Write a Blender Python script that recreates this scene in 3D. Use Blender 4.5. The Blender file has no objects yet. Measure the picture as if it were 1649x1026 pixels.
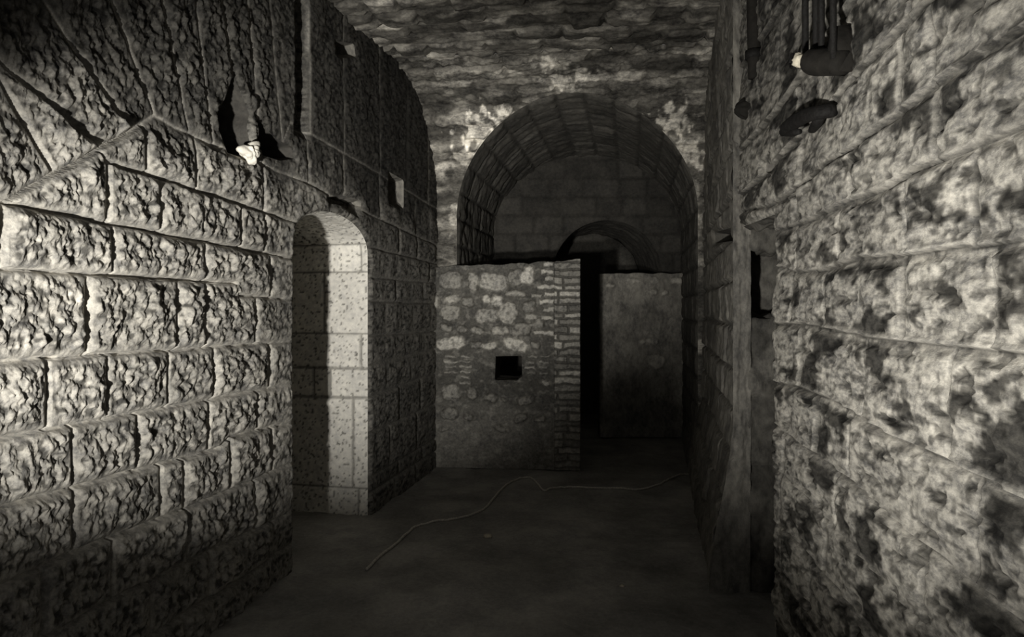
import bpy, math, random
import numpy as np
from mathutils import Vector

S = bpy.context.scene
COL = S.collection
K, CX, CY, EYE = 1100.0, 830.0, 496.0, 1.6      # focal length and horizon of the photograph (pixels), eye height

# ------------------------------------------------------------------ camera
cam_d = bpy.data.cameras.new('camera')
cam = bpy.data.objects.new('camera', cam_d)
COL.objects.link(cam)
cam.location = (0, 0, EYE)
cam.rotation_euler = (math.pi / 2, 0, 0)
cam_d.sensor_width = 36.0
cam_d.lens = K / 1649.0 * 36.0
cam_d.shift_x = -(CX - 824.5) / 1649.0
cam_d.shift_y = -(513.0 - CY) / 1649.0
cam_d.clip_start = 0.02
S.camera = cam

# ------------------------------------------------------------------ light
S.view_settings.view_transform = 'Standard'
S.view_settings.look = 'None'
S.view_settings.gamma = 1.0
S.view_settings.exposure = 0.0
S.view_settings.use_curve_mapping = False
w = bpy.data.worlds.new('world')
S.world = w
w.use_nodes = True
bgn = w.node_tree.nodes['Background']
bgn.inputs[0].default_value = (1.0, 0.98, 0.96, 1)
bgn.inputs[1].default_value = 0.14


def spot(name, loc, aim, energy, angle, blend, radius):
    l = bpy.data.lights.new(name, 'SPOT')
    l.energy = energy
    l.spot_size = math.radians(angle)
    l.spot_blend = blend
    l.shadow_soft_size = radius
    l.color = (1.0, 0.97, 0.91)
    o = bpy.data.objects.new(name, l)
    COL.objects.link(o)
    o.location = loc
    o.rotation_euler = (Vector(aim) - Vector(loc)).to_track_quat('-Z', 'Y').to_euler()
    return o


# the photographer's shaded work lamp, left of the camera, and a second one towards the right wall
spot('lamp_left', (-1.05, 0.25, 1.05), (-1.30, 4.6, 2.08), 840, 52, 1.0, 0.06)
spot('lamp_right', (-0.55, 0.30, 1.0), (1.22, 2.75, 2.0), 400, 62, 1.0, 0.07)
spot('fill_passage', (-0.98, 0.30, 1.35), (0.30, 6.8, 2.7), 320, 36, 1.0, 0.06)  # added fill beam to brighten the dim far end, no lamp of its own

# ------------------------------------------------------------------ noise

def _h(ix, iy, seed):
    ix = ix.astype(np.int64); iy = iy.astype(np.int64)
    n = (ix * 374761393 + iy * 668265263 + int(seed) * 974634777) & 0x7fffffff
    n = ((n ^ (n >> 13)) * 1274126177) & 0x7fffffff
    n = n ^ (n >> 16)
    return (n & 0xffffff) / float(0x1000000)


def perlin(x, y, seed=0):
    x0 = np.floor(x); y0 = np.floor(y)
    fx = x - x0; fy = y - y0
    sx = fx * fx * fx * (fx * (fx * 6 - 15) + 10)
    sy = fy * fy * fy * (fy * (fy * 6 - 15) + 10)

    def g(i, j):
        a = _h(x0 + i, y0 + j, seed) * 2 * math.pi
        return np.cos(a) * (fx - i) + np.sin(a) * (fy - j)
    a = g(0, 0) * (1 - sx) + g(1, 0) * sx
    b = g(0, 1) * (1 - sx) + g(1, 1) * sx
    return (a * (1 - sy) + b * sy) * 1.5


def fbm(x, y, seed=0, octaves=4, gain=0.5):
    t = np.zeros_like(x); a = 1.0
    for o in range(octaves):
        t = t + a * perlin(x * 2 ** o, y * 2 ** o, seed + o * 17)
        a *= gain
    return t


def cells(x, y, seed=0):
    x0 = np.floor(x); y0 = np.floor(y)
    f1 = np.full_like(x, 9.0); f2 = np.full_like(x, 9.0); cid = np.zeros_like(x)
    for i in (-1, 0, 1):
        for j in (-1, 0, 1):
            cx = x0 + i; cy = y0 + j
            px = cx + _h(cx, cy, seed); py = cy + _h(cx, cy, seed + 5)
            d = np.hypot(x - px, y - py)
            c = _h(cx, cy, seed + 9)
            m = d < f1
            f2 = np.where(m, f1, np.minimum(f2, d))
            cid = np.where(m, c, cid)
            f1 = np.where(m, d, f1)
    return f1, f2, cid


def sstep(a, b, x):
    t = np.clip((x - a) / (b - a), 0, 1)
    return t * t * (3 - 2 * t)


# ------------------------------------------------------------------ mesh building

def link_mesh(name, verts, quads, mat, parent=None, smooth=True, attrs=None, tris=None):
    verts = np.asarray(verts, dtype=np.float32).reshape(-1, 3)
    me = bpy.data.meshes.new(name)
    quads = np.asarray(quads, dtype=np.int32).reshape(-1, 4)
    used = np.zeros(len(verts), bool)
    used[quads.ravel()] = True
    remap = np.cumsum(used) - 1
    verts = verts[used]
    quads = remap[quads]
    nq = len(quads)
    me.vertices.add(len(verts))
    me.vertices.foreach_set('co', verts.ravel())
    me.loops.add(nq * 4)
    me.loops.foreach_set('vertex_index', quads.astype(np.int32).ravel())
    me.polygons.add(nq)
    me.polygons.foreach_set('loop_start', (np.arange(nq) * 4).astype(np.int32))
    me.polygons.foreach_set('use_smooth', np.full(nq, smooth, bool))
    me.update(calc_edges=True)
    for k, v in (attrs or {}).items():
        a = me.attributes.new(k, 'FLOAT', 'POINT')
        a.data.foreach_set('value', np.asarray(v, dtype=np.float32).ravel()[used])
    me.validate()
    me.materials.append(mat)
    o = bpy.data.objects.new(name, me)
    COL.objects.link(o)
    if parent:
        o.parent = parent
    return o


class Plane:
    """A wall plane: foot point O, level direction D, normal N towards the room."""
    def __init__(self, O, D, N):
        self.O = np.array(O + (0,), float)
        d = np.array(D + (0,), float); self.m = np.linalg.norm(d); self.D = d / self.m
        n = np.array(N + (0,), float); self.N = n / np.linalg.norm(n)

    def pos(self, u, z, h):
        u = np.asarray(u)[..., None]; z = np.asarray(z)[..., None]; h = np.asarray(h)[..., None]
        return self.O + u * self.D + z * np.array((0, 0, 1.0)) + h * self.N

    def uz(self, px, py):
        r = np.array(((px - CX) / K, 1.0, (CY - py) / K))
        o = np.array((0, 0, EYE))
        t = np.dot(self.O - o, self.N) / np.dot(r, self.N)
        p = o + t * r
        return float(np.dot(p - self.O, self.D)), float(p[2])

    def at(self, px, py, h):
        """the point standing h in front of the plane that the photograph shows at (px, py)"""
        r = np.array(((px - CX) / K, 1.0, (CY - py) / K))
        o = np.array((0, 0, EYE))
        t = np.dot(self.O + self.N * h - o, self.N) / np.dot(r, self.N)
        return tuple(float(v) for v in o + t * r)

    def u(self, px, py=496):
        return self.uz(px, py)[0]


def sd_poly(U, Z, pts):
    """signed distance to a polygon, negative inside"""
    d = np.full(U.shape, 1e9); s = np.ones(U.shape)
    n = len(pts)
    for i in range(n):
        ax, ay = pts[i]; bx, by = pts[(i + 1) % n]
        ex, ey = bx - ax, by - ay
        wx, wy = U - ax, Z - ay
        t = np.clip((wx * ex + wy * ey) / (ex * ex + ey * ey + 1e-12), 0, 1)
        d = np.minimum(d, (wx - ex * t) ** 2 + (wy - ey * t) ** 2)
        c1 = Z >= ay; c2 = Z < by; c3 = ex * wy > ey * wx
        flip = (c1 & c2 & c3) | (~c1 & ~c2 & ~c3)
        s = np.where(flip, -s, s)
    return s * np.sqrt(d)


def grid_quads(nu, nv):
    i = np.arange(nu - 1)[:, None] * nv + np.arange(nv - 1)[None, :]
    return np.stack([i, i + nv, i + nv + 1, i + 1], -1).reshape(-1, 4)


def wall_sheet(name, us, zs, height, place, mat, holes=(), flip=False, parent=None):
    """A relief wall over the grid us x zs; holes are polygons in (u, z)."""
    U, Z = np.meshgrid(us, zs, indexing='ij')
    U = U.copy(); Z = Z.copy()
    sdm = np.full(U.shape, 1e9)
    for poly in holes:
        sdm = np.minimum(sdm, sd_poly(U, Z, poly))
    keep = np.ones(U.shape, bool)
    if len(holes):
        ins = sdm < 0
        nb = np.zeros_like(ins)
        for a, b in ((1, 0), (-1, 0), (0, 1), (0, -1), (1, 1), (1, -1), (-1, 1), (-1, -1)):
            nb |= ~np.roll(np.roll(ins, a, 0), b, 1)
        snap = ins & nb
        keep = ~ins | snap
        for poly in holes:
            m = snap & (sd_poly(U, Z, poly) < 0)
            for _ in range(3):
                e = 1e-3
                d0 = sd_poly(U[m], Z[m], poly)
                gx = (sd_poly(U[m] + e, Z[m], poly) - d0) / e
                gy = (sd_poly(U[m], Z[m] + e, poly) - d0) / e
                g2 = np.maximum(gx * gx + gy * gy, 0.2)
                U[m] = U[m] - d0 * gx / g2
                Z[m] = Z[m] - d0 * gy / g2
        sdm = np.full(U.shape, 1e9)
        for poly in holes:
            sdm = np.minimum(sdm, sd_poly(U, Z, poly))
    h, tone = height(U, Z)
    if len(holes):
        h = h * sstep(-0.002, 0.03, sdm)
    P = place(U, Z, h)
    q = grid_quads(*U.shape)
    q = q[keep.ravel()[q].all(1)]
    if flip:
        q = q[:, ::-1]
    return link_mesh(name, P.reshape(-1, 3), q, mat, parent, attrs={'tone': tone})


def resample(pts, step):
    pts = np.array(pts, float)
    out = [pts[0]]
    for a, b in zip(pts[:-1], pts[1:]):
        n = max(1, int(math.ceil(np.linalg.norm(b - a) / step)))
        for i in range(1, n + 1):
            out.append(a + (b - a) * i / n)
    return np.array(out)


def reveal(name, plane, outline, depth, height, mat, step=0.02, tstep=0.02, closed=False, cap=True, h0=0.0, flip=False, parent=None, inset=0.0):
    """The inside faces of an opening: the outline pushed back into the wall, with a back face."""
    pts = list(outline) + ([outline[0]] if closed else [])
    P = resample(pts, step)
    seg = np.r_[0, np.cumsum(np.hypot(*np.diff(P, axis=0).T))]
    c = P.mean(0)
    tan = np.gradient(P, axis=0); tan /= np.linalg.norm(tan, axis=1)[:, None] + 1e-9
    nrm = np.stack([-tan[:, 1], tan[:, 0]], 1)
    if (nrm * (c - P)).sum() < 0:
        nrm = -nrm
    nt = max(2, int(depth / tstep) + 1)
    T = np.linspace(0, depth, nt)
    A, TT = np.meshgrid(seg, T, indexing='ij')
    hh, tone = height(A, TT)
    ramp = sstep(0, 0.04, TT)
    hh = hh * ramp + inset * TT
    u = P[:, 0][:, None] + nrm[:, 0][:, None] * hh
    z = P[:, 1][:, None] + nrm[:, 1][:, None] * hh
    V = plane.pos(u, z, -TT + h0).reshape(-1, 3)
    q = grid_quads(len(P), nt)
    tone = tone.ravel()
    if cap:
        n0 = len(V)
        uc, zc = u[:, -1], z[:, -1]
        rings = 6
        vs = []
        for r in range(1, rings + 1):
            f = 1 - r / rings
            vs.append(plane.pos(c[0] + (uc - c[0]) * f, c[1] + (zc - c[1]) * f, np.full(len(P), -depth + h0)))
        V = np.vstack([V] + vs)
        tone = np.r_[tone, np.ones(len(P) * rings)]
        prev = np.arange(len(P)) * nt + nt - 1
        qq = []
        for r in range(rings):
            cur = n0 + r * len(P) + np.arange(len(P))
            pn, cn = np.roll(prev, -1), np.roll(cur, -1)
            qq.append(np.stack([prev, cur, cn, pn], 1))
            prev = cur
        q = np.vstack([q] + qq)
    if flip:
        q = q[:, ::-1]
    return link_mesh(name, V, q, mat, parent, attrs={'tone': tone})


# ------------------------------------------------------------------ masonry relief

def line_fn(pts):
    pts = sorted(pts)
    xs = np.array([p[0] for p in pts]); ys = np.array([p[1] for p in pts])
    return lambda U: np.interp(U, xs, ys)


def masonry(U, Z, lines, joints, seed, lo=0.32, hi=0.62, warp=0.008, u0=-2.0, u1=14.0, fine=0.002):
    """lines: bed joints as functions of u, bottom to top; joints[i]: head joints of course i as
    (u at bottom, u at top); None = an even run of random lengths.
    Returns distance to the nearest joint and two random numbers for each stone."""
    Uw = U + warp * perlin(U * 9, Z * 9, seed + 1)
    Zw = Z + warp * 1.2 * perlin(U * 7, Z * 7, seed + 2) + fine * perlin(U * 22, Z * 22, seed + 3)
    L = [f(U) for f in lines]
    D = np.zeros_like(U); R1 = np.zeros_like(U); R2 = np.zeros_like(U); TOP = np.zeros_like(U)
    rng = random.Random(seed)
    for i in range(len(L) - 1):
        m = (Zw >= L[i]) & (Zw < L[i + 1])
        js = list(joints[i]) if joints[i] is not None else []
        js = [(j, j) if not isinstance(j, tuple) else j for j in js]
        if not js:
            x = u0 + rng.random() * .5
            js = [(x, x)]
        js.sort()
        x = js[0][0]
        while x > u0:
            x -= rng.uniform(lo, hi); js.insert(0, (x, x + js[0][1] - js[0][0]) if False else (x, x))
        x = js[-1][1]
        while x < u1:
            x += rng.uniform(lo, hi); js.append((x, x))
        if not m.any():
            continue
        u = Uw[m]; z = Zw[m]
        zb = L[i][m]; zt = L[i + 1][m]
        f = np.clip((z - zb) / np.maximum(zt - zb, 1e-4), 0, 1)
        best = np.full(u.shape, 1e9); idx = np.zeros(u.shape)
        for (a, b) in js:
            x = a + (b - a) * f
            best = np.minimum(best, np.abs(u - x))
            idx += u > x
        d = np.minimum(best, np.minimum(z - zb, zt - z))
        D[m] = d
        R1[m] = _h(idx, np.full(idx.shape, i), seed + 31)
        R2[m] = _h(idx, np.full(idx.shape, i), seed + 47)
        TOP[m] = f
    return D, R1, R2, TOP


# ------------------------------------------------------------------ materials

def stone_mat(name, col, dark, patch=0.5, patch_scale=3.0, fine=40, bump=0.5, bump_scale=90, rough=0.92, streak=1.0, bump_dist=0.006, along=1.0):
    col = tuple(c * .8 + .2 * sum(col) / 3 for c in col); dark = tuple(c * .5 + .5 * sum(dark) / 3 for c in dark)
    m = bpy.data.materials.new(name)
    m.use_nodes = True
    nt = m.node_tree; N = nt.nodes; Lk = nt.links
    bsdf = N['Principled BSDF']
    bsdf.inputs['Roughness'].default_value = rough
    bsdf.inputs['Specular IOR Level'].default_value = 0.2
    geo = N.new('ShaderNodeNewGeometry')
    mp = N.new('ShaderNodeMapping'); mp.inputs['Scale'].default_value = (1, along, streak)
    Lk.new(geo.outputs['Position'], mp.inputs['Vector'])

    def noise(scale, detail, rg=0.6):
        n = N.new('ShaderNodeTexNoise'); n.inputs['Scale'].default_value = scale
        n.inputs['Detail'].default_value = detail; n.inputs['Roughness'].default_value = rg
        Lk.new(mp.outputs['Vector'], n.inputs['Vector']); return n
    n1 = noise(patch_scale, 7, 0.68)
    n2 = noise(fine, 5, 0.7)
    r1 = N.new('ShaderNodeValToRGB'); r1.color_ramp.elements[0].position = 0.40; r1.color_ramp.elements[1].position = 0.60
    Lk.new(n1.outputs['Fac'], r1.inputs['Fac'])
    r2 = N.new('ShaderNodeValToRGB'); r2.color_ramp.elements[0].position = 0.38; r2.color_ramp.elements[1].position = 0.62
    Lk.new(n2.outputs['Fac'], r2.inputs['Fac'])
    mixf = N.new('ShaderNodeMath'); mixf.operation = 'MULTIPLY_ADD'
    Lk.new(r1.outputs['Color'], mixf.inputs[0]); mixf.inputs[1].default_value = patch
    mx = N.new('ShaderNodeMath'); mx.operation = 'MULTIPLY'
    Lk.new(r2.outputs['Color'], mx.inputs[0]); mx.inputs[1].default_value = 1 - patch
    Lk.new(mx.outputs[0], mixf.inputs[2])
    mc = N.new('ShaderNodeMix'); mc.data_type = 'RGBA'
    mc.inputs[6].default_value = (*dark, 1); mc.inputs[7].default_value = (*col, 1)
    Lk.new(mixf.outputs[0], mc.inputs[0])
    at = N.new('ShaderNodeAttribute'); at.attribute_name = 'tone'
    mul = N.new('ShaderNodeVectorMath'); mul.operation = 'SCALE'
    Lk.new(mc.outputs[2], mul.inputs[0]); Lk.new(at.outputs['Fac'], mul.inputs['Scale'])
    Lk.new(mul.outputs[0], bsdf.inputs['Base Color'])
    nb = noise(bump_scale, 6, 0.7)
    bp = N.new('ShaderNodeBump'); bp.inputs['Strength'].default_value = bump; bp.inputs['Distance'].default_value = bump_dist
    Lk.new(nb.outputs['Fac'], bp.inputs['Height']); Lk.new(bp.outputs['Normal'], bsdf.inputs['Normal'])
    return m


def plain_mat(name, col, rough=0.8, metallic=0.0, bump=0.4, scale=60, var=0.5):
    m = bpy.data.materials.new(name)
    m.use_nodes = True
    nt = m.node_tree; N = nt.nodes; Lk = nt.links
    b = N['Principled BSDF']
    b.inputs['Roughness'].default_value = rough; b.inputs['Metallic'].default_value = metallic
    b.inputs['Specular IOR Level'].default_value = 0.25
    tc = N.new('ShaderNodeTexCoord')
    n = N.new('ShaderNodeTexNoise'); n.inputs['Scale'].default_value = scale; n.inputs['Detail'].default_value = 6
    Lk.new(tc.outputs['Object'], n.inputs['Vector'])
    r = N.new('ShaderNodeValToRGB')
    r.color_ramp.elements[0].position = .3; r.color_ramp.elements[1].position = .7
    r.color_ramp.elements[0].color = (*[c * var for c in col], 1); r.color_ramp.elements[1].color = (*col, 1)
    Lk.new(n.outputs['Fac'], r.inputs['Fac']); Lk.new(r.outputs['Color'], b.inputs['Base Color'])
    bp = N.new('ShaderNodeBump'); bp.inputs['Strength'].default_value = bump; bp.inputs['Distance'].default_value = 0.01
    Lk.new(n.outputs['Fac'], bp.inputs['Height']); Lk.new(bp.outputs['Normal'], b.inputs['Normal'])
    return m


M_LEFT = stone_mat('rock_faced_limestone', (.46, .43, .365), (.15, .142, .125), patch=.35, patch_scale=7, fine=34, bump=.7, bump_scale=70)
M_RIGHT = stone_mat('weathered_limestone', (.62, .58, .49), (.17, .16, .14), patch=.35, patch_scale=7, fine=55, bump=.6, bump_scale=90, along=.45)
M_VAULT = stone_mat('sooty_vault_rubble', (.50, .465, .39), (.11, .10, .085), patch=.5, patch_scale=5, fine=26, bump=.7, bump_scale=60, streak=2.0)
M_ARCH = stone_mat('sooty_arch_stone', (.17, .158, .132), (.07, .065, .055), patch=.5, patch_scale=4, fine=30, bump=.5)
M_SOOT_SHADE = stone_mat('soot_and_shade_stone', (.085, .078, .066), (.04, .037, .031), patch=.5, patch_scale=4, fine=30, bump=.5)  # end wall, and the black painted into the stub's shadow hollows
M_FAR = stone_mat('dark_far_wall_stone', (.30, .28, .235), (.10, .092, .078), patch=.5, patch_scale=4, fine=30, bump=.6, streak=.6)  # darker stone shared by the far walls and small holes
M_RUB = stone_mat('rubble_and_mortar', (.43, .405, .345), (.17, .16, .138), patch=.4, patch_scale=6, fine=40, bump=.6)
M_FLOOR = stone_mat('trodden_earth', (.46, .44, .40), (.26, .25, .23), patch=.6, patch_scale=2.2, fine=40, bump=.6, bump_scale=50)
M_REVEAL = stone_mat('pitted_reveal_stone', (.93, .885, .77), (.66, .62, .53), patch=.3, patch_scale=5, fine=24, bump=.6, bump_scale=60)

# ------------------------------------------------------------------ wall planes
LW = Plane((-2.253, 0), (.209, 1), (1, -.209))
RN = Plane((0.90, 0), (.10, 1), (-1, .10))           # near right wall
RF = Plane((0.45, 0), (.21, 1), (-1, .21))           # far right wall
CW = Plane((0, 6.845), (1, -.14), (-.14, -1))         # cross wall


def px_line(plane, pts):
    return line_fn([plane.uz(x, y) for x, y in pts])


def level(z):
    return lambda U: np.full(np.shape(U), float(z))


# ------------------------------------------------------------------ left wall
l_lines = [
    level(-0.1), level(0.16),
    px_line(LW, [(0, 1060), (182, 958), (470, 822), (592, 770)]),                      # H
    px_line(LW, [(0, 940), (119, 885), (288, 819), (467, 746), (592, 697)]),           # G
    px_line(LW, [(0, 812), (62, 795), (300, 735), (345, 722), (362, 703), (470, 680), (592, 640), (700, 601)]),  # F
    px_line(LW, [(0, 704), (62, 692), (470, 618), (592, 588), (700, 562)]),            # E
    px_line(LW, [(0, 582), (62, 577), (471, 550), (592, 541), (700, 533)]),            # D
    px_line(LW, [(0, 433), (62, 437), (375, 457), (380, 476), (471, 483), (592, 485), (700, 489)]),  # C
    px_line(LW, [(0, 328), (61, 340), (471, 418), (592, 447), (700, 456)]),            # B
    px_line(LW, [(0, 331 - 5), (62, 290), (150, 244), (158, 260), (377, 328), (471, 358), (592, 398), (700, 425)]),     # A
    px_line(LW, [(0, 325), (62, 288), (150, 242), (245, 187), (305, 219), (477, 288), (592, 345), (700, 395)]),  # A2
    px_line(LW, [(0, 324), (62, 287), (150, 241), (245, 186), (305, 218), (440, 272), (467, 197), (594, 270), (700, 335)]),  # A3
    level(4.2),
]


def lj(y, *xs):
    return [LW.u(x) for x in xs]


def fan(top, bot):
    """a head joint of the tall fan course, prolonged up to z = 4.2"""
    u0, z0 = LW.uz(*bot); u1, z1 = LW.uz(*top)
    zl = float(l_lines[11](np.array([u0])))
    k = (u1 - u0) / (z1 - z0)
    return (u0 + k * (zl - z0), u0 + k * (4.2 - z0))


l_joints = [
    None, lj(0, 235, 331, 434, 640), lj(0, 60, 169, 292, 404, 625, 668),
    lj(0, 110, 249, 285, 361, 431, 640, 675), lj(0, 211, 328, 408, 620, 660), lj(0, 66, 162, 262, 336, 429, 650),
    lj(0, 131, 273, 323, 406, 618, 662), lj(0, 169, 321, 430, 635, 680), lj(0, 162, 246, 379, 420, 655),
    lj(0, 308, 420, 560, 640), lj(0, 552, 610, 668),
    [fan((20, 150), (75, 280)), fan((62, 100), (150, 235)), fan((125, 35), (205, 205)), fan((200, 30), (240, 165)),
     fan((265, 30), (303, 215)), fan((318, 40), (338, 200)), fan((360, 30), (377, 150)), fan((400, 30), (413, 170)),
     fan((437, 30), (449, 175)), fan((498, 30), (500, 165)), fan((553, 95), (554, 245)), fan((610, 60), (612, 280)), fan((655, 140), (655, 300))],
]


def left_height(U, Z):
    D, R1, R2, F = masonry(U, Z, l_lines, l_joints, 11, warp=.005, fine=.0015)
    Y = U * LW.D[1]
    far = sstep(3.7, 4.1, Y)
    upper = sstep(2.25, 2.6, Z + .25 * perlin(U * 3, Z * 3, 5))
    ang = (R1 - .5) * 1.3 + .25
    ca, sa = np.cos(ang), np.sin(ang)
    wu = U + .012 * perlin(U * 13, Z * 13, 57); wz = Z + .012 * perlin(U * 13, Z * 13, 58)
    a = wu * ca + wz * sa; b = -wu * sa + wz * ca
    rid = 1 - 2 * np.abs(perlin(a * 17, b * 10, 61))
    rid2 = 1 - 2 * np.abs(perlin(a * 36 + 5, b * 24, 62))
    f1, f2, cid = cells(a * 17, b * 13, 63)
    chip = np.minimum((f2 - f1) * 1.5, 1) - .5 + (cid - .5) * 1.1
    g1, g2, gid = cells(a * 52, b * 46, 68)
    chip2 = (gid - .5) + .6 * np.minimum((g2 - g1) * 1.5, 1)
    rough = .005 * rid + .005 * rid2 + .011 * chip + .0105 * chip2 + .018 * fbm(U * 5, Z * 5, 64, 3)
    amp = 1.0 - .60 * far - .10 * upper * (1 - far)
    edge = sstep(.003, .0105, D)
    prot = .018 + .022 * R2
    bulge = .016 * (1 - np.exp(-D / .045))
    h = edge * (prot * (1 - .5 * far) * (1 - .8 * upper) + bulge * amp * (1 - .5 * upper) + rough * amp * sstep(.006, .045, D))
    # the deep vertical chase in the upper wall
    px = CX + K * (-2.253 + .209 * Y) / np.maximum(Y, .1)
    g = sstep(473, 478, px) * (1 - sstep(494, 499, px)) * sstep(2.66, 2.75, Z)
    h = h * (1 - g) - .07 * g
    pit = sstep(.0, .45, fbm(U * 30, Z * 30, 69, 3) - .5 * chip - .3 * chip2)
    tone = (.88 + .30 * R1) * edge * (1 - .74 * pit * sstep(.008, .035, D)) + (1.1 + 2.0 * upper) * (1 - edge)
    tone = tone * (1 - .66 * upper) * (1 - .45 * sstep(4.6, 5.4, Y))  # lamp falloff past the door painted into the tone; upper stones darker too
    return h, tone


dl, dr = LW.uz(470, 385), LW.uz(592, 418)
ap = LW.uz(527, 340)
n = 26
door_out = [(dl[0], -0.1), (dl[0], dl[1])]
um = (dl[0] + dr[0]) / 2
for i in range(1, n):
    a = math.pi * (1 - i / n)
    x = math.cos(a); y = math.sin(a)
    door_out.append((um + (dr[0] - dl[0]) / 2 * x, 2.005 + (ap[1] - 2.005) * abs(y) ** .9))
door_out += [(dr[0], dr[1]), (dr[0], -0.1)]
door_hole = [(dl[0], -1.0)] + door_out[1:-1] + [(dr[0], -1.0)]
shadeL = [LW.uz(*p) for p in [(375, 120), (388, 150), (401, 183), (397, 205), (403, 236), (390, 254), (366, 246), (352, 208), (351, 180), (364, 155)]]  # hollow in the shape of a shadow cast by the stub
shadeR = [LW.uz(*p) for p in [(409, 184), (425, 204), (442, 221), (469, 238), (474, 256), (450, 259), (420, 249), (411, 230), (416, 212)]]  # second hollow, shaped as the stub's other cast shadow
cavD = [LW.uz(*p) for p in [(526, 318), (548, 314), (580, 322), (583, 332), (574, 347), (560, 338), (545, 330), (530, 328)]]
put1 = [LW.uz(*p) for p in [(625, 276), (650, 290), (650, 337), (625, 328)]]
put2 = [LW.uz(*p) for p in [(539, 66), (570, 70), (573, 92), (550, 94), (541, 86)]]

pxs = np.arange(-60, 722, 1.75)
us = np.array([LW.u(x) for x in pxs])
us = np.r_[np.arange(1.0, us[0] - .004, .009), us]
zs = np.arange(-.05, 4.0, .0085)
o = wall_sheet('wall_left', us, zs, left_height, LW.pos, M_LEFT, [door_hole, shadeL, shadeR, cavD, put1, put2])
o['kind'] = 'structure'


def rough_reveal(scale=1.0, seed=3):
    def f(A, T):
        h = .012 * fbm(A * 7, T * 7, seed, 4) * scale
        return h, np.ones_like(A)
    return f


rl = [level(0), level(.22), level(.93), level(1.13), level(1.365), level(1.62), level(1.90), level(2.1), level(9)]


def door_height(A, T):
    # A runs up the near jamb, over the arch and down the far jamb
    tot = A.max()
    zz = np.minimum(A, tot - A) - .1
    lines = [level(z) for z in (-.1, .20, .90, 1.13, 1.40, 1.88, 2.1, 5)]
    D, R1, R2, F = masonry(T, zz, lines, [None, [.9], [.45, .31], [.75], [1.0, .36], [.9], [.7]], 77, lo=.6, hi=.9, warp=.004, u0=-1, u1=3)
    e = sstep(.004, .012, D)
    pit = np.maximum(0, fbm(T * 38, zz * 38, 8, 3) - .45)
    h = e * (.012 + .006 * R1) + .005 * fbm(T * 9, zz * 9, 4, 3) - .05 * pit
    return h, (.85 + .2 * R2) * e * (1 - .7 * sstep(.0, .1, pit)) + .35 * (1 - e)


o = reveal('door_1', LW, door_out, 1.7, door_height, M_REVEAL, step=.012, tstep=.012)
o['kind'] = 'structure'
for nm, poly, dp in (('trim_1', shadeL, .40), ('trim_2', shadeR, .30), ('trim_3', cavD, .10), ('trim_4', put1, .25), ('trim_5', put2, .2)):
    o = reveal(nm, LW, poly, dp, rough_reveal(.8), M_SOOT_SHADE if nm in ('trim_1', 'trim_2') else M_FAR, closed=True, inset=.1 if nm in ('trim_1', 'trim_2') else .25)  # first two: black lining stands in for the stub's cast shadows
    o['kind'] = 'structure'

# ------------------------------------------------------------------ near right wall
r_lines = [
    level(-.1), level(.18), level(.40),
    px_line(RN, [(1250, 838), (1285, 869), (1352, 946), (1450, 1070)]),
    px_line(RN, [(1257, 757), (1320, 816), (1390, 890), (1450, 957), (1649, 1165)]),
    px_line(RN, [(1200, 650), (1257, 687), (1320, 732), (1390, 785), (1475, 862), (1597, 950), (1649, 995)]),
    px_line(RN, [(1200, 600), (1255, 617), (1282, 621), (1345, 645), (1443, 701), (1597, 771), (1649, 800)]),
    px_line(RN, [(1200, 521), (1255, 523), (1300, 522), (1340, 531), (1420, 548), (1500, 556), (1600, 566), (1649, 571)]),
    px_line(RN, [(1200, 442), (1262, 430), (1285, 439), (1330, 437), (1390, 416), (1470, 413), (1540, 402), (1600, 397), (1649, 388)]),
    px_line(RN, [(1200, 385), (1270, 368), (1310, 356), (1350, 336), (1380, 323), (1440, 303), (1485, 272), (1510, 264), (1560, 245), (1600, 227), (1649, 208)]),
    px_line(RN, [(1200, 340), (1250, 330), (1310, 288), (1340, 260), (1385, 237), (1400, 222), (1460, 181), (1520, 132), (1570, 99), (1600, 82), (1649, 55)]),
    px_line(RN, [(1205, 310), (1245, 272), (1350, 162), (1380, 126), (1430, 75), (1475, 30), (1560, -50)]),
    px_line(RN, [(1205, 236), (1265, 170), (1300, 120), (1340, 62), (1400, -30)]),
    level(2.95), level(3.25), level(3.55), level(4.2),
]
rj = lambda *xs: [RN.u(x) for x in xs]
r_joints = [None, None, None, rj(1334, 1480), rj(1268, 1355, 1500), rj(1377, 1587), rj(1297, 1399, 1543), rj(1337, 1462, 1610),
            rj(1358, 1470, 1580), rj(1379, 1520), rj(1462, 1512, 1360), rj(1379, 1470, 1560), rj(1310, 1400), None, None, None, None]


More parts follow.
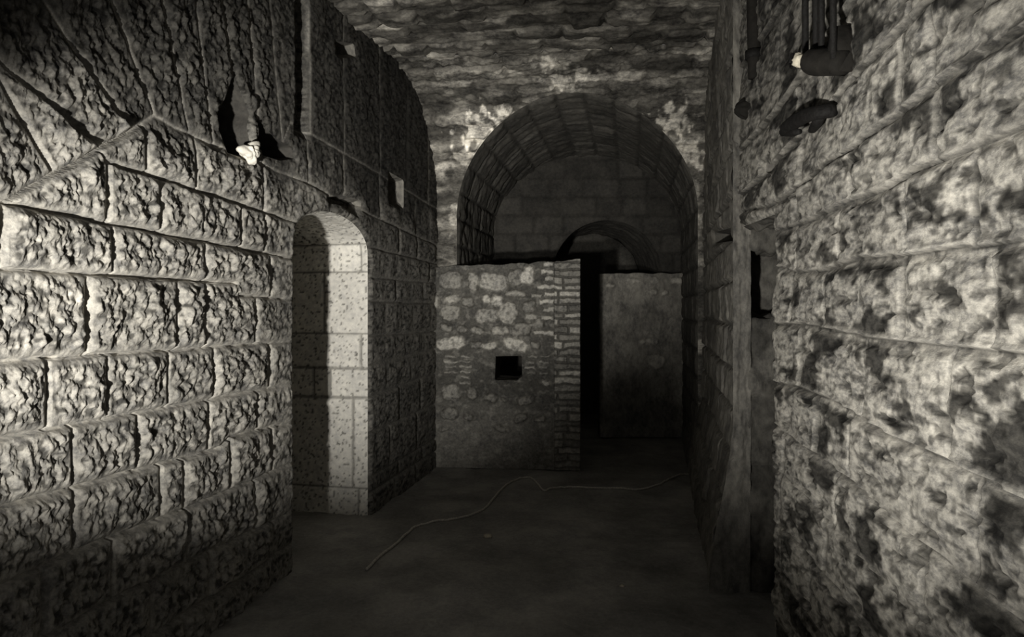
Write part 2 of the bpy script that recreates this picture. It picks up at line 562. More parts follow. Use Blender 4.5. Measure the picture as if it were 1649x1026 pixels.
def right_height(U, Z):
    D, R1, R2, F = masonry(U, Z, r_lines, r_joints, 23, warp=.0015, fine=.0003)
    edge = sstep(.003, .010, D)
    V = U * .42
    rough = .010 * fbm(V * 5, Z * 5, 81, 3) + .006 * fbm(V * 20, Z * 18, 82, 4)
    f1, f2, cid = cells(V * 26 + .4 * perlin(V * 12, Z * 9, 83), Z * 22, 84)
    pit = np.maximum(0, fbm(V * 22, Z * 20, 85, 3) - .3)
    bulge = .009 * (1 - np.exp(-D / .05))
    calm = 1 - .85 * sstep(.16, .06, F)
    h = edge * (.008 + .014 * R2 + bulge + (rough - .03 * pit + .005 * (cid - .5)) * calm)
    h = h + edge * .016 * sstep(.10, 0, F) - edge * .016 * sstep(.86, 1, F)   # each block stands out a little at its foot
    h = np.maximum(h, 0)
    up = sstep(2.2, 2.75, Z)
    stain = sstep(.08, .42, fbm(V * 6.0, Z * 4.8, 86, 5, .62) + .35 * (F - .5))
    speck = sstep(.05, .5, fbm(V * 34, Z * 34, 87, 3))
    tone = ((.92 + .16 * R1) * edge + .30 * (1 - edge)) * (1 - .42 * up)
    mg = np.maximum(sstep(.11, .03, F), .7 * sstep(.03, .012, D))
    tone = tone * (1 - .84 * stain * (1 - .85 * mg)) * (1 - .62 * speck * (1 - .7 * mg)) * (1 - .6 * sstep(.0, .12, pit))
    return h, tone


g0, g1 = RN.u(1251), RN.u(1251) + .70
slot_hole = [(g0, -1), (g0 + .015, .9), (g0 - .01, 1.2), (g0 + .01, 1.5), (g0 - .015, 1.78), (g0 + .02, 2.04), (g1, 2.06), (g1, -1)]
slot_out = [(g0, -.1), (g0 + .015, .9), (g0 - .01, 1.2), (g0 + .01, 1.5), (g0 - .015, 1.78), (g0 + .02, 2.04), (g1, 2.06), (g1, 1.94), (g1 + .34, 1.94), (g1 + .34, 1.54), (g1, 1.54), (g1, -.1)]
hole_b = [RN.uz(*p) for p in [(1234, 262), (1248, 266), (1247, 280), (1234, 278)]]
pxs = np.arange(1215, 1725, 1.6)
us = np.array([RN.u(x) for x in pxs])[::-1]
us = np.r_[np.arange(.2, us[0] - .004, .009), us, np.arange(us[-1] + .015, g1 + .12, .015)]
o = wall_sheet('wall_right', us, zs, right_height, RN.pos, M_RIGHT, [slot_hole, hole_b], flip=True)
o['kind'] = 'structure'
o = reveal('trim_6', RN, hole_b, .12, rough_reveal(.6), M_FAR, closed=True, inset=.2)
o['kind'] = 'structure'


def slot_height(A, T):
    f1, f2, c = cells(A * 7, T * 7, 90)
    h = .03 * np.minimum((f2 - f1) * 1.6, 1) + .02 * (c - .5) + .012 * fbm(A * 12, T * 12, 91, 3)
    return h, .35 + .35 * c


o = reveal('trim_7', RN, slot_out, .55, slot_height, M_FAR, step=.018, tstep=.018)
o['kind'] = 'structure'

# ------------------------------------------------------------------ far right wall
f_lines = [level(z) for z in (-.1, .24, .50, .76, 1.01, 1.24, 1.5, 1.76, 2.0, 2.26, 2.52, 2.78, 3.05, 3.3, 3.55, 4.2)]


def far_height(U, Z):
    D, R1, R2, F = masonry(U, Z, f_lines, [None] * 15, 37, lo=.4, hi=.8, warp=.01)
    edge = sstep(.003, .03, D)
    h = edge * (.015 + .02 * R2 + .014 * fbm(U * 6, Z * 6, 92, 4))
    h = h + .13 * (1 - sstep(.0, 1.0, Z))            # battered foot
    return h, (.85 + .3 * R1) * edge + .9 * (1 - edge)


put3 = [RF.uz(*p) for p in [(1152, 374), (1181, 366), (1181, 388), (1152, 392)]]
us = np.r_[np.arange(RF.u(1189.5), 5.0, .012), np.arange(5.0, 9.6, .03)]
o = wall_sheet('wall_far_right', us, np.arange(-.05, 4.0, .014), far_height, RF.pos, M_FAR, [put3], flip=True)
o['kind'] = 'structure'
o = reveal('trim_8', RF, put3, .2, rough_reveal(.6), M_ARCH, closed=True, inset=.2)
o['kind'] = 'structure'
# the squared end of the far wall, beside the slot
e0 = RF.pos(np.array(RF.u(1189.5)), np.array(0.), np.array(0.))
EP = Plane((float(e0[0]) - .002, float(e0[1])), (1, .0), (0, -1))
o = wall_sheet('wall_pier', np.arange(0, 1.001, .06), np.arange(-.05, 4.0, .014),
               lambda U, Z: (.010 * fbm(U * 3, Z * 9, 12, 3), np.ones_like(U)),
               lambda U, Z, h: EP.pos(-.03 - .135 * (1 - sstep(.0, 1.0, Z)) + U * (.105 + .135 * (1 - sstep(.0, 1.0, Z))), Z, h), M_FAR)
o['kind'] = 'structure'

# ------------------------------------------------------------------ cross wall curving up into the vault
Z0, RV = 2.58, 1.15
ACX, AZ, AA, AB = .59, 2.54, 1.19, 1.02


def fold(t):
    z = np.where(t < Z0, t, Z0 + RV * np.sin(np.clip((t - Z0) / RV, 0, math.pi / 2)))
    dpt = np.where(t < Z0, 0, RV - RV * np.cos(np.clip((t - Z0) / RV, 0, math.pi / 2)))
    an = np.clip((t - Z0) / RV, 0, math.pi / 2)
    return z, dpt, an


def cross_place(U, T, h):
    z, dpt, an = fold(T)
    base = CW.pos(U, z, dpt)
    nrm = np.cos(an)[..., None] * CW.N + np.sin(an)[..., None] * np.array((0, 0, -1.0))
    return base + h[..., None] * nrm


def tz(z):
    return z if z < Z0 else Z0 + RV * math.asin(min(1, (z - Z0) / RV))


arch_uz = []
for i in range(61):
    a = math.pi * (1 - i / 60)
    arch_uz.append((ACX + AA * math.cos(a), AZ + AB * math.sin(a)))
arch_hole = [(ACX - AA, -1)] + [(u, tz(z)) for u, z in arch_uz] + [(ACX + AA, -1)]
rng = random.Random(5)
c_lines = [level(-.1)]
zz = .1
while zz < 5:
    c_lines.append((lambda z0, sd: (lambda U: z0 + .016 * perlin(U * 2.3, U * 0 + sd, sd)))(zz, len(c_lines)))
    zz += rng.uniform(.10, .24)


def cross_height(U, T):
    D, R1, R2, F = masonry(U, T, c_lines, [None] * (len(c_lines) - 1), 51, lo=.22, hi=.85, warp=.028, u0=-3, u1=4)
    edge = sstep(-.01, .05, D)
    h = edge * (.01 + .040 * R2 + .020 * fbm(U * 5, T * 8, 93, 4)) + .010 * fbm(U * 14, T * 22, 94, 4)
    tone = (.5 + .8 * R1 ** 1.5) * edge + .5 * (1 - edge)
    tone = tone * (.55 + .7 * sstep(-.1, .5, perlin(U * 1.1, T * 6, 100)) + 1.0 * sstep(.05, .6, fbm(U * 3.2, T * 6, 99, 4)))
    tm = Z0 + RV * math.pi / 2
    h = h * sstep(tm, tm - .03, T)
    # remains of whitewash beside the arch
    for (px, py, rx, ry, k) in ((775, 212, 34, 30, 2.6), (815, 190, 26, 18, 2.4), (745, 250, 22, 12, 1.6), (735, 355, 9, 26, 1.3), (1085, 190, 26, 26, 2.1),
                                (1105, 245, 24, 26, 1.9), (1150, 185, 9, 12, 1.6), (905, 130, 22, 12, 1.6), (880, 100, 30, 9, 1.3), (1000, 75, 60, 5, .8), (935, 118, 12, 16, 1.5),
                                (1118, 305, 10, 24, 1.0), (960, 120, 40, 8, .9), (720, 65, 28, 6, .9), (740, 85, 26, 10, .8), (870, 62, 18, 8, .9)):
        z, dpt, an = fold(T)
        P = CW.pos(U, z, dpt)
        x = CX + K * P[..., 0] / P[..., 1]; y = CY - K * (P[..., 2] - EYE) / P[..., 1]
        r = np.hypot((x - px) / rx, (y - py) / ry) + .9 * fbm(U * 14, T * 9, 95, 4)
        tone = tone + k * .95 * (1 - sstep(.55, 1.15, r))
    return h, tone


us = np.arange(-1.05, 2.3, .011)
ts = np.arange(-.05, Z0 + RV * math.pi / 2 + .001, .011)
o = wall_sheet('wall_back', us, ts, cross_height, cross_place, M_VAULT, [arch_hole])
o['kind'] = 'structure'

# level ceiling from the crown of the vault towards the camera
ZC = Z0 + RV


def ceil_height(U, V):
    D, R1, R2, F = masonry(U, V, c_lines, [None] * (len(c_lines) - 1), 52, lo=.2, hi=.55, warp=.02, u0=-4, u1=4)
    edge = sstep(0, .03, D)
    return sstep(0, .03, V) * edge * (.01 + .045 * R2 + .015 * fbm(U * 6, V * 9, 97, 4)), ((.55 + .8 * R1 ** 1.5) * edge + .55 * (1 - edge)) * (.55 + .6 * sstep(-.1, .5, perlin(U * 1.1, V * 6, 100)) + .9 * sstep(.05, .6, fbm(U * 3.2, V * 6, 99, 4)))


def ceil_place(U, V, h):
    b = CW.pos(U, np.full(U.shape, ZC), RV + V)
    b[..., 2] -= h
    return b


o = wall_sheet('ceiling', np.arange(-3.2, 2.6, .025), np.r_[np.arange(0, 1.6, .014), np.arange(1.6, 6.4, .06)], ceil_height, ceil_place, M_VAULT)
o['kind'] = 'structure'

# ------------------------------------------------------------------ barrel tunnel behind the arch
edge_pts = [(ACX - AA, 0.0)] + arch_uz + [(ACX + AA, 0.0)]
E = resample(edge_pts, .022)
seg = np.r_[0, np.cumsum(np.hypot(*np.diff(E, axis=0).T))]
TUN = np.linspace(0, 1, 90)
YE = 8.75
t_lines = [level(x) for x in np.arange(-.2, 12, .27)]


def tunnel():
    A, F = np.meshgrid(seg, TUN, indexing='ij')
    z = np.array([e[1] for e in E]); u = np.array([e[0] for e in E])
    dp = np.where(z < Z0, 0, RV - np.sqrt(np.maximum(0, RV ** 2 - (np.minimum(z, ZC) - Z0) ** 2)))
    start = CW.pos(u, z, dp)
    length = YE - start[:, 1]
    T = F * length[:, None]
    D, R1, R2, _ = masonry(T, A, t_lines, [None] * (len(t_lines) - 1), 66, lo=.3, hi=.5, warp=.008, u0=-1, u1=4)
    e = sstep(.002, .03, D)
    h = e * (.008 + .02 * R2 + .010 * fbm(T * 8, A * 8, 98, 3)) * sstep(0, .05, T)
    tan = np.gradient(E, axis=0); tan /= np.linalg.norm(tan, axis=1)[:, None]
    nr = np.stack([tan[:, 1], -tan[:, 0]], 1)
    P = np.zeros(A.shape + (3,))
    P[..., 0] = start[:, 0][:, None] + .17 * T + nr[:, 0][:, None] * h
    P[..., 1] = start[:, 1][:, None] + T
    P[..., 2] = z[:, None] + nr[:, 1][:, None] * h
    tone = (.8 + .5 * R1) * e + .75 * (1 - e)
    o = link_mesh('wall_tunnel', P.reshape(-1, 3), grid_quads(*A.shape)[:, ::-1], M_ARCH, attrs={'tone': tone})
    o['kind'] = 'structure'


tunnel()
# inner end wall with its smaller arch
TY = Plane((0, YE - .02), (1, 0.0001), (0, -1))
ic = TY.uz(978, 443)
ir = 88 / K * YE
inner = [(ic[0] - ir, -0.1)] + [(ic[0] + ir * math.cos(math.pi * (1 - i / 40)), ic[1] + ir * math.sin(math.pi * (1 - i / 40))) for i in range(41)] + [(ic[0] + ir, -0.1)]
inner_hole = [(ic[0] - ir, -1)] + inner[1:-1] + [(ic[0] + ir, -1)]
e_lines = [level(z) for z in np.arange(-.1, 4.6, .24)]


def end_height(U, Z):
    D, R1, R2, F = masonry(U, Z, e_lines, [None] * (len(e_lines) - 1), 71, lo=.3, hi=.6, warp=.012, u0=-3, u1=5)
    e = sstep(.0, .03, D)
    return e * (.01 + .02 * R2 + .01 * fbm(U * 8, Z * 8, 72, 3)), (.8 + .4 * R1) * e + .7 * (1 - e)


o = wall_sheet('wall_end', np.arange(-.9, 2.9, .022), np.arange(-.05, 4.0, .022), end_height, TY.pos, M_SOOT_SHADE, [inner_hole])
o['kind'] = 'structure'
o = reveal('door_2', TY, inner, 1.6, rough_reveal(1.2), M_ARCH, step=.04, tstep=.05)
o['kind'] = 'structure'

# ------------------------------------------------------------------ floor
def floor_fn(U, V):
    h = .012 * fbm(U * 2.2, V * 2.2, 101, 5) + .006 * fbm(U * 14, V * 14, 102, 3)
    h = h + .02 * np.maximum(0, fbm(U * 1.1 + 3, V * 1.1, 104, 3))
    return h - .012, .9 + .25 * fbm(U * 1.5, V * 1.5, 103, 4)


def floor_place(U, V, h):
    return np.stack([U, V, h], -1)


o = wall_sheet('floor', np.arange(-4.2, 3.6, .03), np.r_[np.arange(.2, 6, .022), np.arange(6, 10.8, .04)], floor_fn, floor_place, M_FLOOR)
o['kind'] = 'structure'


def floor_pt(px, py):
    Y = K * EYE / (py - CY)
    X = (px - CX) / K * Y
    h, _ = floor_fn(np.array([X]), np.array([Y]))
    return X, Y, float(h[0])


# ------------------------------------------------------------------ things
def thing(name, label, cat, loc=(0, 0, 0), group=None):
    o = bpy.data.objects.new(name, None); COL.objects.link(o)
    o.location = loc
    o['label'] = label; o['category'] = cat
    if group:
        o['group'] = group
    return o


def tag(o, label, cat, group=None):
    o['label'] = label; o['category'] = cat
    if group:
        o['group'] = group
    return o


# --- blocking wall of rubble and brick under the arch
SP = Plane((0, 6.80), (1, -.09), (-.09, -1))
screen = thing('screen_wall', 'rubble and brick screen wall under the big arch, pierced by a small square hole', 'wall', (0, 0, 0))
sx0, sx1 = SP.u(690), SP.u(935)
ztop_l, ztop_r = SP.uz(705, 430)[1], SP.uz(935, 420)[1]
stones = [(728, 452, 36, 27, .8), (763, 455, 17, 31, 1.2), (795, 454, 43, 27, 1.35), (832, 447, 24, 25, .8), (850, 444, 19, 31, 1.9),
          (705, 486, 11, 22, 1.2), (728, 482, 27, 14, 1.5), (726, 503, 34, 24, 1.0), (754, 487, 20, 17, .9), (783, 481, 15, 16, 1.5),
          (801, 484, 18, 19, 1.8), (830, 473, 36, 12, 1.1), (784, 508, 36, 24, 1.2), (818, 504, 28, 33, 1.3), (853, 495, 21, 19, .8),
          (720, 528, 21, 13, .9), (745, 530, 18, 11, .9), (770, 533, 27, 11, 1.1), (806, 533, 30, 15, 1.3), (839, 531, 33, 20, .9), (868, 520, 18, 16, .9),
          (726, 553, 44, 21, 1.7), (768, 556, 20, 12, .8), (790, 557, 26, 15, 1.5), (832, 555, 40, 20, 1.7), (862, 556, 16, 13, .9),
          (727, 632, 28, 24, 1.2), (760, 632, 16, 22, .9), (725, 666, 26, 20, 1.0), (755, 670, 16, 14, .8), (834, 611, 14, 8, 1.2), (878, 615, 20, 9, 1.3),
          (812, 643, 14, 7, .8), (870, 675, 20, 10, 1.0), (790, 640, 22, 14, .7), (845, 645, 26, 14, .6), (840, 672, 24, 14, .6), (810, 690, 26, 12, .6), (715, 690, 16, 9, .8)]
rs = random.Random(9)
stone_list = []
for (x, y, ww, hh, k) in stones:
    u, z = SP.uz(x, y)
    s = 6.8 / K
    stone_list.append((u, z, ww * s * .58, hh * s * .58, max(k, .95), rs.uniform(-.25, .25)))
hole_sq = [SP.uz(*p) for p in [(798, 574), (840, 573), (841, 606), (832, 613), (797, 612)]]
# thin tiles beside the hole
tiles = []
for r in range(6):
    y = 574 + r * 8.3
    for (x0, x1) in ((716, 738), (740, 760)):
        if r > 3 and x0 < 730:
            continue
        tiles.append((x0 + rs.uniform(-2, 2), x1 + rs.uniform(-2, 2), y, 5.2, rs.uniform(.9, 1.6)))
for r in range(4):
    y = 575 + r * 8.3
    for (x0, x1) in ((846, 864), (866, 884)):
        tiles.append((x0 + rs.uniform(-2, 2), x1 + rs.uniform(-2, 2), y, 5.2, rs.uniform(.8, 1.2)))
for (x, y, ww, hh, k) in ((883, 438, 22, 9, 1.9), (885, 449, 18, 9, 1.6), (880, 462, 30, 9, 1.7), (864, 476, 16, 8, 1.1), (886, 474, 20, 8, 1.8), (880, 486, 24, 9, 2.0),
                          (884, 499, 20, 8, 1.5), (856, 511, 20, 9, 1.3), (881, 512, 20, 8, 1.5), (860, 523, 22, 8, 1.0), (876, 536, 32, 9, 1.9), (882, 426, 16, 8, 1.9)):
    tiles.append((x - ww / 2, x + ww / 2, y, hh * .85, k))
tile_list = []
for (x0, x1, y, hh, k) in tiles:
    ua, z = SP.uz(x0, y); ub, _ = SP.uz(x1, y)
    tile_list.append(((ua + ub) / 2, z, (ub - ua) / 2, hh * 6.8 / K / 2, k))


def screen_height(U, Z):
    wx = U + .017 * perlin(U * 14, Z * 14, 111) + .006 * perlin(U * 40, Z * 40, 117); wz = Z + .014 * perlin(U * 14, Z * 14, 112) + .006 * perlin(U * 40, Z * 40, 118)
    h = .012 * fbm(U * 7, Z * 7, 113, 4)
    tone = .36 + .10 * fbm(U * 3, Z * 3, 114, 3) + .30 * sstep(.1, .7, fbm(U * 11, Z * 15, 119, 4)) + .50 * (1 - sstep(.25, .85, Z))  # lower part lightened in the colour where the beam falls short
    for (u, z, a, b, k, rt) in stone_list:
        c, s = math.cos(rt), math.sin(rt)
        x = ((wx - u) * c + (wz - z) * s) / a; y = (-(wx - u) * s + (wz - z) * c) / b
        r = (np.abs(x) ** 2.8 + np.abs(y) ** 2.8) ** (1 / 2.8)
        d = (1 - r) * min(a, b)
        e = sstep(-.004, .018, d)
        h = np.maximum(h, e * (.03 + .03 * (1 - np.minimum(r, 1) ** 2)) + e * .012 * fbm(U * 12, Z * 12, 115, 3))
        tone = tone * (1 - e) + e * (k * 1.35 - .3) * (1 - .45 * sstep(.0, .6, fbm(U * 22, Z * 22, 116, 3)))
    for (u, z, a, b, k) in tile_list:
        d = np.minimum(a - np.abs(wx - u), b - np.abs(wz - z))
        e = sstep(-.002, .010, d)
        h = np.maximum(h, e * .030)
        tone = tone * (1 - e) + e * k
    low = 1 - sstep(.25, .6, Z)
    h = h * (1 - .5 * low) + .012
    return h, tone


su = np.arange(sx0, SP.u(893), .0075)


zt_fn = lambda U: ztop_l + (ztop_r - ztop_l) * (U - sx0) / (sx1 - sx0) + .018 * perlin(U * 5, U * 0 + .5, 120) + .006 * perlin(U * 19, U * 0 + .5, 121)
DEPTH = .42


def slab(name, plane, us, zs, hf, zt, depth, mat, parent, holes=()):
    """front relief + top + ends + back of a free-standing wall, as one mesh"""
    nz = len(zs)
    U, F = np.meshgrid(us, np.linspace(0, 1, nz), indexing='ij')
    Z = F * zt(U)
    U = U.copy(); Z = Z.copy()
    keep = np.ones(U.shape, bool); sdm = np.full(U.shape, 1e9)
    for poly in holes:
        sd = sd_poly(U, Z, poly); ins = sd < 0
        nb = np.zeros_like(ins)
        for a, b in ((1, 0), (-1, 0), (0, 1), (0, -1)):
            nb |= ~np.roll(np.roll(ins, a, 0), b, 1)
        sn = ins & nb
        keep &= ~ins | sn
        for _ in range(3):
            e = 1e-3; d0 = sd_poly(U[sn], Z[sn], poly)
            gx = (sd_poly(U[sn] + e, Z[sn], poly) - d0) / e; gy = (sd_poly(U[sn], Z[sn] + e, poly) - d0) / e
            g2 = np.maximum(gx * gx + gy * gy, .2)
            U[sn] -= d0 * gx / g2; Z[sn] -= d0 * gy / g2
        sdm = np.minimum(sdm, sd_poly(U, Z, poly))
    h, tone = hf(U, Z)
    h = h * sstep(-.002, .02, sdm)
    front = plane.pos(U, Z, h)
    q = grid_quads(*U.shape)
    q = q[keep.ravel()[q].all(1)]
    V = [front.reshape(-1, 3)]; Q = [q]; TN = [tone.ravel()]
    base = U.size
    nu = len(us)

    def strip(P0, idx0, k=5):
        nonlocal base
        prev = idx0
        for j in range(1, k + 1):
            p = P0 - plane.N * depth * j / k + .006 * np.array([[rs.uniform(-1, 1), 0, rs.uniform(-1, 1)] for _ in range(len(P0))]) * (j < k)
            V.append(p); TN.append(np.full(len(P0), .8))
            cur = base + np.arange(len(P0)); base += len(P0)
            Q.append(np.stack([prev[:-1], prev[1:], cur[1:], cur[:-1]], 1))
            prev = cur
    ids = np.arange(U.size).reshape(U.shape)
    strip(front[:, -1], ids[:, -1])                       # top
    strip(front[-1, ::-1], ids[-1, ::-1])                 # right end
    strip(front[0], ids[0])                               # left end
    a0, a1 = us[0], us[-1]
    if len(holes):
        hp = np.array(holes[0]); h0, h1 = hp[:, 0].min(), hp[:, 0].max(); y0, y1 = hp[:, 1].min(), hp[:, 1].max()
        rects = [(a0, 0, h0, None), (h1, 0, a1, None), (h0, 0, h1, y0), (h0, y1, h1, None)]
    else:
        rects = [(a0, 0, a1, None)]
    for (ua, za, ub, zb) in rects:
        ta = zt(np.array([ua]))[0] if zb is None else zb
        tb = zt(np.array([ub]))[0] if zb is None else zb
        V.append(plane.pos(np.array([ua, ub, ub, ua]), np.array([za, za, tb, ta]), np.full(4, -depth)))
        TN.append(np.full(4, .8)); Q.append(np.array([[base, base + 3, base + 2, base + 1]])); base += 4
    return link_mesh(name, np.vstack(V), np.vstack(Q), mat, parent, attrs={'tone': np.concatenate(TN)})


slab('rubble_face', SP, su, np.arange(0, 2.08, .0075), screen_height, zt_fn, DEPTH, M_RUB, screen, [hole_sq])
reveal('square_hole', SP, hole_sq, .40, rough_reveal(.6), M_ARCH, closed=True, inset=.02, parent=screen, cap=False)

# brick edge of the screen wall
b_lines = []
yb = 0.02
rb = random.Random(3)
while yb < 2.3:
    b_lines.append((lambda z0, sd: (lambda U: z0 + .006 * perlin(U * 6, U * 0 + sd * 1.7, sd)))(yb, 300 + len(b_lines)))
    yb += rb.uniform(.058, .082)
b_joints = []
for i in range(len(b_lines) - 1):
    e = SP.u(935)
    b_joints.append([e - rb.choice((.17, .12, .22, .27)), e + .01, e - .5])


def brick_height(U, Z):
    D, R1, R2, F = masonry(U, Z, [level(-.2)] + b_lines, [None] + b_joints, 131, lo=.15, hi=.3, warp=.010, fine=.005, u0=-2, u1=3)
    e = sstep(.004, .016, D)
    low = 1 - sstep(.35, 1.1, Z)
    h = (.012 + e * (.022 + .022 * R2)) * (1 - .45 * low) + .006 * fbm(U * 20, Z * 20, 132, 3)
    return h, ((.65 + 1.2 * R1 ** 1.3) * e * (1 - .4 * sstep(.1, .6, fbm(U * 24, Z * 24, 133, 3))) + .38 * (1 - e)) * (1 - .4 * low) + .42 * low


bu0 = SP.u(893)
slab('brick_edge', SP, np.arange(bu0 + .001, SP.u(935), .006), np.arange(0, 2.1, .0065), brick_height, zt_fn, DEPTH, M_RUB, screen)

# --- lower wall deeper in the passage, right of the gap
BP = Plane((0, 8.45), (1, 0.0001), (0, -1))
low = thing('rear_wall', 'dim rough wall deep in the passage, right of the dark gap beside the brick edge', 'wall')
p_st = [(1020, 452, 26, 9), (1053, 452, 18, 12), (1090, 452, 22, 10), (1052, 470, 14, 9), (1070, 472, 12, 8), (983, 460, 16, 6),
        (1050, 549, 20, 12), (1057, 582, 28, 26), (1034, 550, 9, 7)]
pst = [(*BP.uz(x, y), ww * 8.45 / K / 2, hh * 8.45 / K / 2) for x, y, ww, hh in p_st]


def low_height(U, Z):
    wx = U + .015 * perlin(U * 14, Z * 14, 141); wz = Z + .015 * perlin(U * 14, Z * 14, 142)
    h = .02 * fbm(U * 5, Z * 5, 143, 4); tone = 1.35 + .4 * fbm(U * 2.5, Z * 2.5, 144, 3)
    for u, z, a, b in pst:
        r = np.hypot((wx - u) / a, (wz - z) / b)
        e = 1 - sstep(.8, 1.1, r)
        h = h + e * .035; tone = tone * (1 - e) + 2.2 * e
    return h, tone


slab('rough_face', BP, np.arange(BP.u(966), BP.u(1130), .016), np.arange(0, 2.05, .016), low_height,
     lambda U: BP.uz(1040, 440)[1] + .02 * perlin(U * 6, U * 0 + .3, 145), .22, M_FAR, low)


# --- blobs, bars and tubes for the small things
def blob_mesh(name, loc, size, seed, mat, parent=None, lumps=0.35, prongs=(), nu=40, nv=24, rot=0.0):
    th = np.linspace(0, 2 * math.pi, nu + 1)[:-1]; ph = np.linspace(0.0, math.pi, nv)
    TH, PH = np.meshgrid(th, ph, indexing='ij')
    d = np.stack([np.sin(PH) * np.cos(TH), np.sin(PH) * np.sin(TH), np.cos(PH)], -1)
    r = 1 + lumps * (perlin(d[..., 0] * 2 + 3, d[..., 1] * 2 + d[..., 2] * 1.3, seed) + .6 * perlin(d[..., 1] * 3 + 7, d[..., 2] * 3 - d[..., 0], seed + 1)
                     + .25 * perlin(d[..., 0] * 8, d[..., 2] * 8 + d[..., 1] * 5, seed + 2))
    for (v, k, s) in prongs:
        v = np.array(v, float); v /= np.linalg.norm(v)
        r = r + k * np.exp((d @ v - 1) * s)
    P = d * r[..., None] * np.array(size)
    c, s = math.cos(rot), math.sin(rot)
    P = np.stack([P[..., 0] * c - P[..., 1] * s, P[..., 0] * s + P[..., 1] * c, P[..., 2]], -1)
    ids = np.arange(nu * nv).reshape(nu, nv); ids = np.vstack([ids, ids[:1]])
    q = np.stack([ids[:-1, :-1], ids[:-1, 1:], ids[1:, 1:], ids[1:, :-1]], -1).reshape(-1, 4)
    o = link_mesh(name, P.reshape(-1, 3), q, mat, parent)
    o.location = loc
    return o


def tube(name, pts, radii, mat, parent=None, sides=12, squash=None, jitter=0.0, seed=0):
    pts = [Vector(p) for p in pts]
    rr = random.Random(seed)
    V = []; Q = []
    n = len(pts)
    up = Vector((0, 0, 1))
    for i, p in enumerate(pts):
        t = (pts[min(i + 1, n - 1)] - pts[max(i - 1, 0)]).normalized()
        a = t.cross(up)
        if a.length < .05:
            a = t.cross(Vector((1, 0, 0)))
        a.normalize(); b = a.cross(t).normalized()
        r = radii[i] if hasattr(radii, '__len__') else radii
        for k in range(sides):
            an = 2 * math.pi * k / sides
            j = 1 + rr.uniform(-jitter, jitter)
            V.append(p + a * (math.cos(an) * r * j * (squash or 1)) + b * (math.sin(an) * r * j))
    for i in range(n - 1):
        for k in range(sides):
            k2 = (k + 1) % sides
            Q.append((i * sides + k, i * sides + k2, (i + 1) * sides + k2, (i + 1) * sides + k))
    for e, rev in ((0, True), (n - 1, False)):
        c = len(V); V.append(pts[e])
        for k in range(0, sides, 2):
            f = (c, e * sides + k, e * sides + k + 1, e * sides + (k + 2) % sides)
            Q.append(f[::-1] if rev else f)
    return link_mesh(name, np.array([tuple(v) for v in V]), Q, mat, parent)


M_IRON = plain_mat('rusted_iron', (.012, .011, .010), rough=.75, metallic=0.0, bump=.6, scale=45)
M_WOOD = plain_mat('blackened_timber', (.020, .018, .015), rough=.85, bump=.6, scale=24)
M_PALE = plain_mat('fresh_broken_stone', (.86, .82, .72), rough=.9, bump=.6, scale=40, var=.8)
M_CORD = plain_mat('dusty_cord', (.82, .78, .70), rough=.9, bump=.3, scale=80)
M_CHIP = plain_mat('stone_chip', (.85, .78, .62), rough=.9, scale=40)

# pale broken stub beside its shadow-shaped hollows in the left wall
def lw3(px, py, h):
    return LW.at(px, py, h)


def rn3(px, py, h):
    return RN.at(px, py, h)


c = lw3(403, 246, .05)
o = blob_mesh('stone_stub', c, (.042, .04, .036), 7, M_PALE, lumps=.3,
              prongs=(((.25, .6, 1), 1.3, 9), ((-.5, -.9, .1), 1.0, 9), ((.1, .3, -1), .7, 8), ((-.8, .5, -.1), .9, 5)), rot=0)
tag(o, 'pale broken stone stub jutting from the left wall below the pointed hollow blackened as its shadow', 'broken stone')

# timber roller with iron bars on the right wall
grille = thing('bar_hanger', 'dark timber roller with upright iron bars high on the right wall', 'bar hanger', rn3(1320, 100, .10))
bc = Vector(rn3(1320, 100, .10))
Dv = Vector(RN.D); Nv = Vector(RN.N)


def rel(px, py, h):
    return Vector(rn3(px, py, h)) - bc


p0 = rel(1303, 99, .11); p1 = rel(1362, 101, .035)
pts = [p0.lerp(p1, t) for t in (0, .08, .3, .6, .85, 1)]
pts[0] = p0
tube('roller', pts, [.040, .046, .046, .044, .043, .036], M_WOOD, grille, sides=16, jitter=.04, seed=2)
k0 = rel(1287, 97, .14)
ko = blob_mesh('pale_knob', k0, (.022, .025, .024), 21, M_CHIP, grille, lumps=.3, nu=20, nv=14)
ko['label'] = 'pale round knob at the end of the roller'
r0 = rel(1276, 98, .10)
ring = [r0 + Dv * (.030 * math.cos(a)) + Vector((0, 0, .024 * math.sin(a))) for a in [2 * math.pi * i / 20 for i in range(21)]]
tube('ring', ring, .005, M_IRON, grille, sides=8)
tube('ring_stem', [r0 + Dv * .0 - Vector((0, 0, .024)), r0 - Nv * .10 - Vector((0, 0, .024))], .006, M_IRON, grille, sides=8)
tube('axle', [k0, p0.lerp(p1, .1)], .009, M_IRON, grille, sides=8)
for px, rad in ((1297, .012), (1314, .011), (1323, .011), (1342, .011)):
    a = rel(px, 95, .075)
    b = a + Vector((0, 0, 1.05))
    tube('bar', [a, a.lerp(b, .3) + Dv * .004, a.lerp(b, .6) - Dv * .003, b], rad, M_IRON, grille, sides=10)
a = rel(1360, 108, .03)
tube('back_plate', [a - Vector((0, 0, .02)), a + Vector((0, 0, .06)), a + Vector((0, 0, .13))], [.05, .055, .045], M_WOOD, grille, sides=10, squash=.6)
# the wall hook holding the bars at their upper end, out of the picture
a = rel(1320, 95, .075) + Vector((0, 0, 1.03))
tube('top_rail', [a - Dv * .22, a + Dv * .26], .02, M_IRON, grille, sides=10)
for k in (-.18, .22):
    tube('rail_bracket', [a + Dv * k, a + Dv * k - Nv * .09], .014, M_IRON, grille, sides=8)

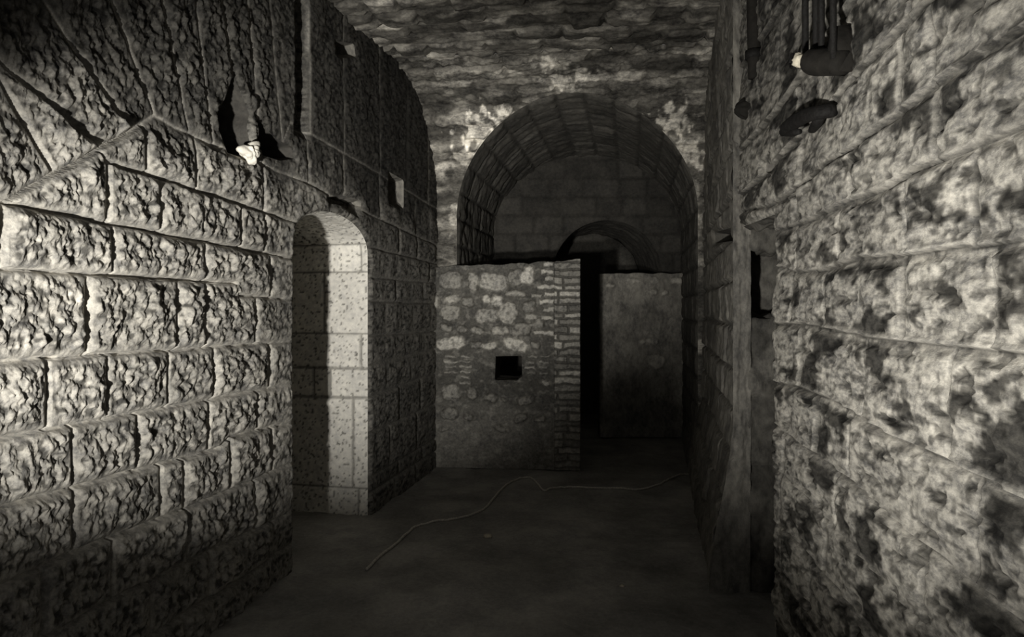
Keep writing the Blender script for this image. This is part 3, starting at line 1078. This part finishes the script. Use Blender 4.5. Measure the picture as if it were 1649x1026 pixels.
# dark beak-shaped bracket under it
bk = thing('wall_bracket', 'black beak-shaped bracket on the right wall under the timber roller', 'bracket', rn3(1330, 178, .02))
bc = Vector(rn3(1330, 178, .02))
tube('arm', [rel(1347, 176, .0), rel(1338, 178, .03), rel(1318, 181, .06), rel(1298, 186, .085), rel(1278, 197, .10), rel(1264, 207, .11), rel(1259, 214, .11)],
     [.022, .026, .026, .028, .030, .026, .014], M_IRON, bk, sides=12, squash=.7)
tube('prong', [rel(1320, 186, .05), rel(1316, 198, .045), rel(1309, 208, .035), rel(1305, 211, .03)], [.022, .020, .016, .008], M_IRON, bk, sides=10)
tube('lower_lip', [rel(1262, 212, .10), rel(1276, 213, .095), rel(1288, 212, .085)], [.018, .018, .010], M_IRON, bk, sides=10)

# old timber post at the corner, upper right
post = thing('timber_post', 'dark vertical timber post at the wall corner near the ceiling', 'timber post', rn3(1214, 128, .02))
bc = Vector(rn3(1214, 128, .02))
a = rel(1214, 126, .03)
tube('post', [a, a + Vector((0, 0, .3)), a + Vector((0, 0, .6)), a + Vector((0, 0, 3.70 - bc.z))], [.030, .036, .038, .038], M_WOOD, post, sides=8, jitter=.06)
tube('iron_clamp', [a + Vector((0, 0, .10)), a + Vector((0, 0, .14))], .044, M_IRON, post, sides=12)
# block below the post
o = blob_mesh('wooden_block', rn3(1204, 176, .02), (.07, .045, .055), 17, M_WOOD, lumps=.12)
tag(o, 'small dark block stuck in the corner below the timber post', 'block')

# cord on the floor
cp = [(590, 915), (640, 872), (668, 848), (690, 842), (720, 838), (760, 828), (782, 815), (800, 795), (820, 777), (845, 768), (858, 771),
      (868, 783), (877, 792), (892, 786), (930, 783), (980, 787), (1040, 786), (1070, 778), (1090, 767), (1112, 763)]
P = [floor_pt(*p) for p in cp]


def smooth_path(P, k=6):
    out = []
    n = len(P)
    for i in range(n - 1):
        p0, p1, p2, p3 = [Vector(P[max(0, min(n - 1, j))]) for j in (i - 1, i, i + 1, i + 2)]
        for s in range(k):
            t = s / k
            out.append(.5 * ((2 * p1) + (p2 - p0) * t + (2 * p0 - 5 * p1 + 4 * p2 - p3) * t * t + (3 * p1 - p0 - 3 * p2 + p3) * t ** 3))
    out.append(Vector(P[-1]))
    return out


path = smooth_path(P)
for v in path:
    v.z = float(floor_fn(np.array([v.x]), np.array([v.y]))[0][0]) + .008
o = tube('cord', path, .009, M_CORD, sides=8)
tag(o, 'thin pale cord winding across the dark earth floor to the right wall', 'cord')
for i, (px, py, sz, lab) in enumerate(((785, 863, .03, 'small pale stone chip on the floor in front of the winding cord'),
                                       (1002, 943, .016, 'tiny stone chip on the dark floor near the bottom of the view'))):
    x, y, z = floor_pt(px, py)
    o = blob_mesh('stone_chip', (x, y, z + sz * .3), (sz, sz * .8, sz * .5), 40 + i, M_CHIP, lumps=.3, nu=16, nv=10)
    tag(o, lab, 'stone')
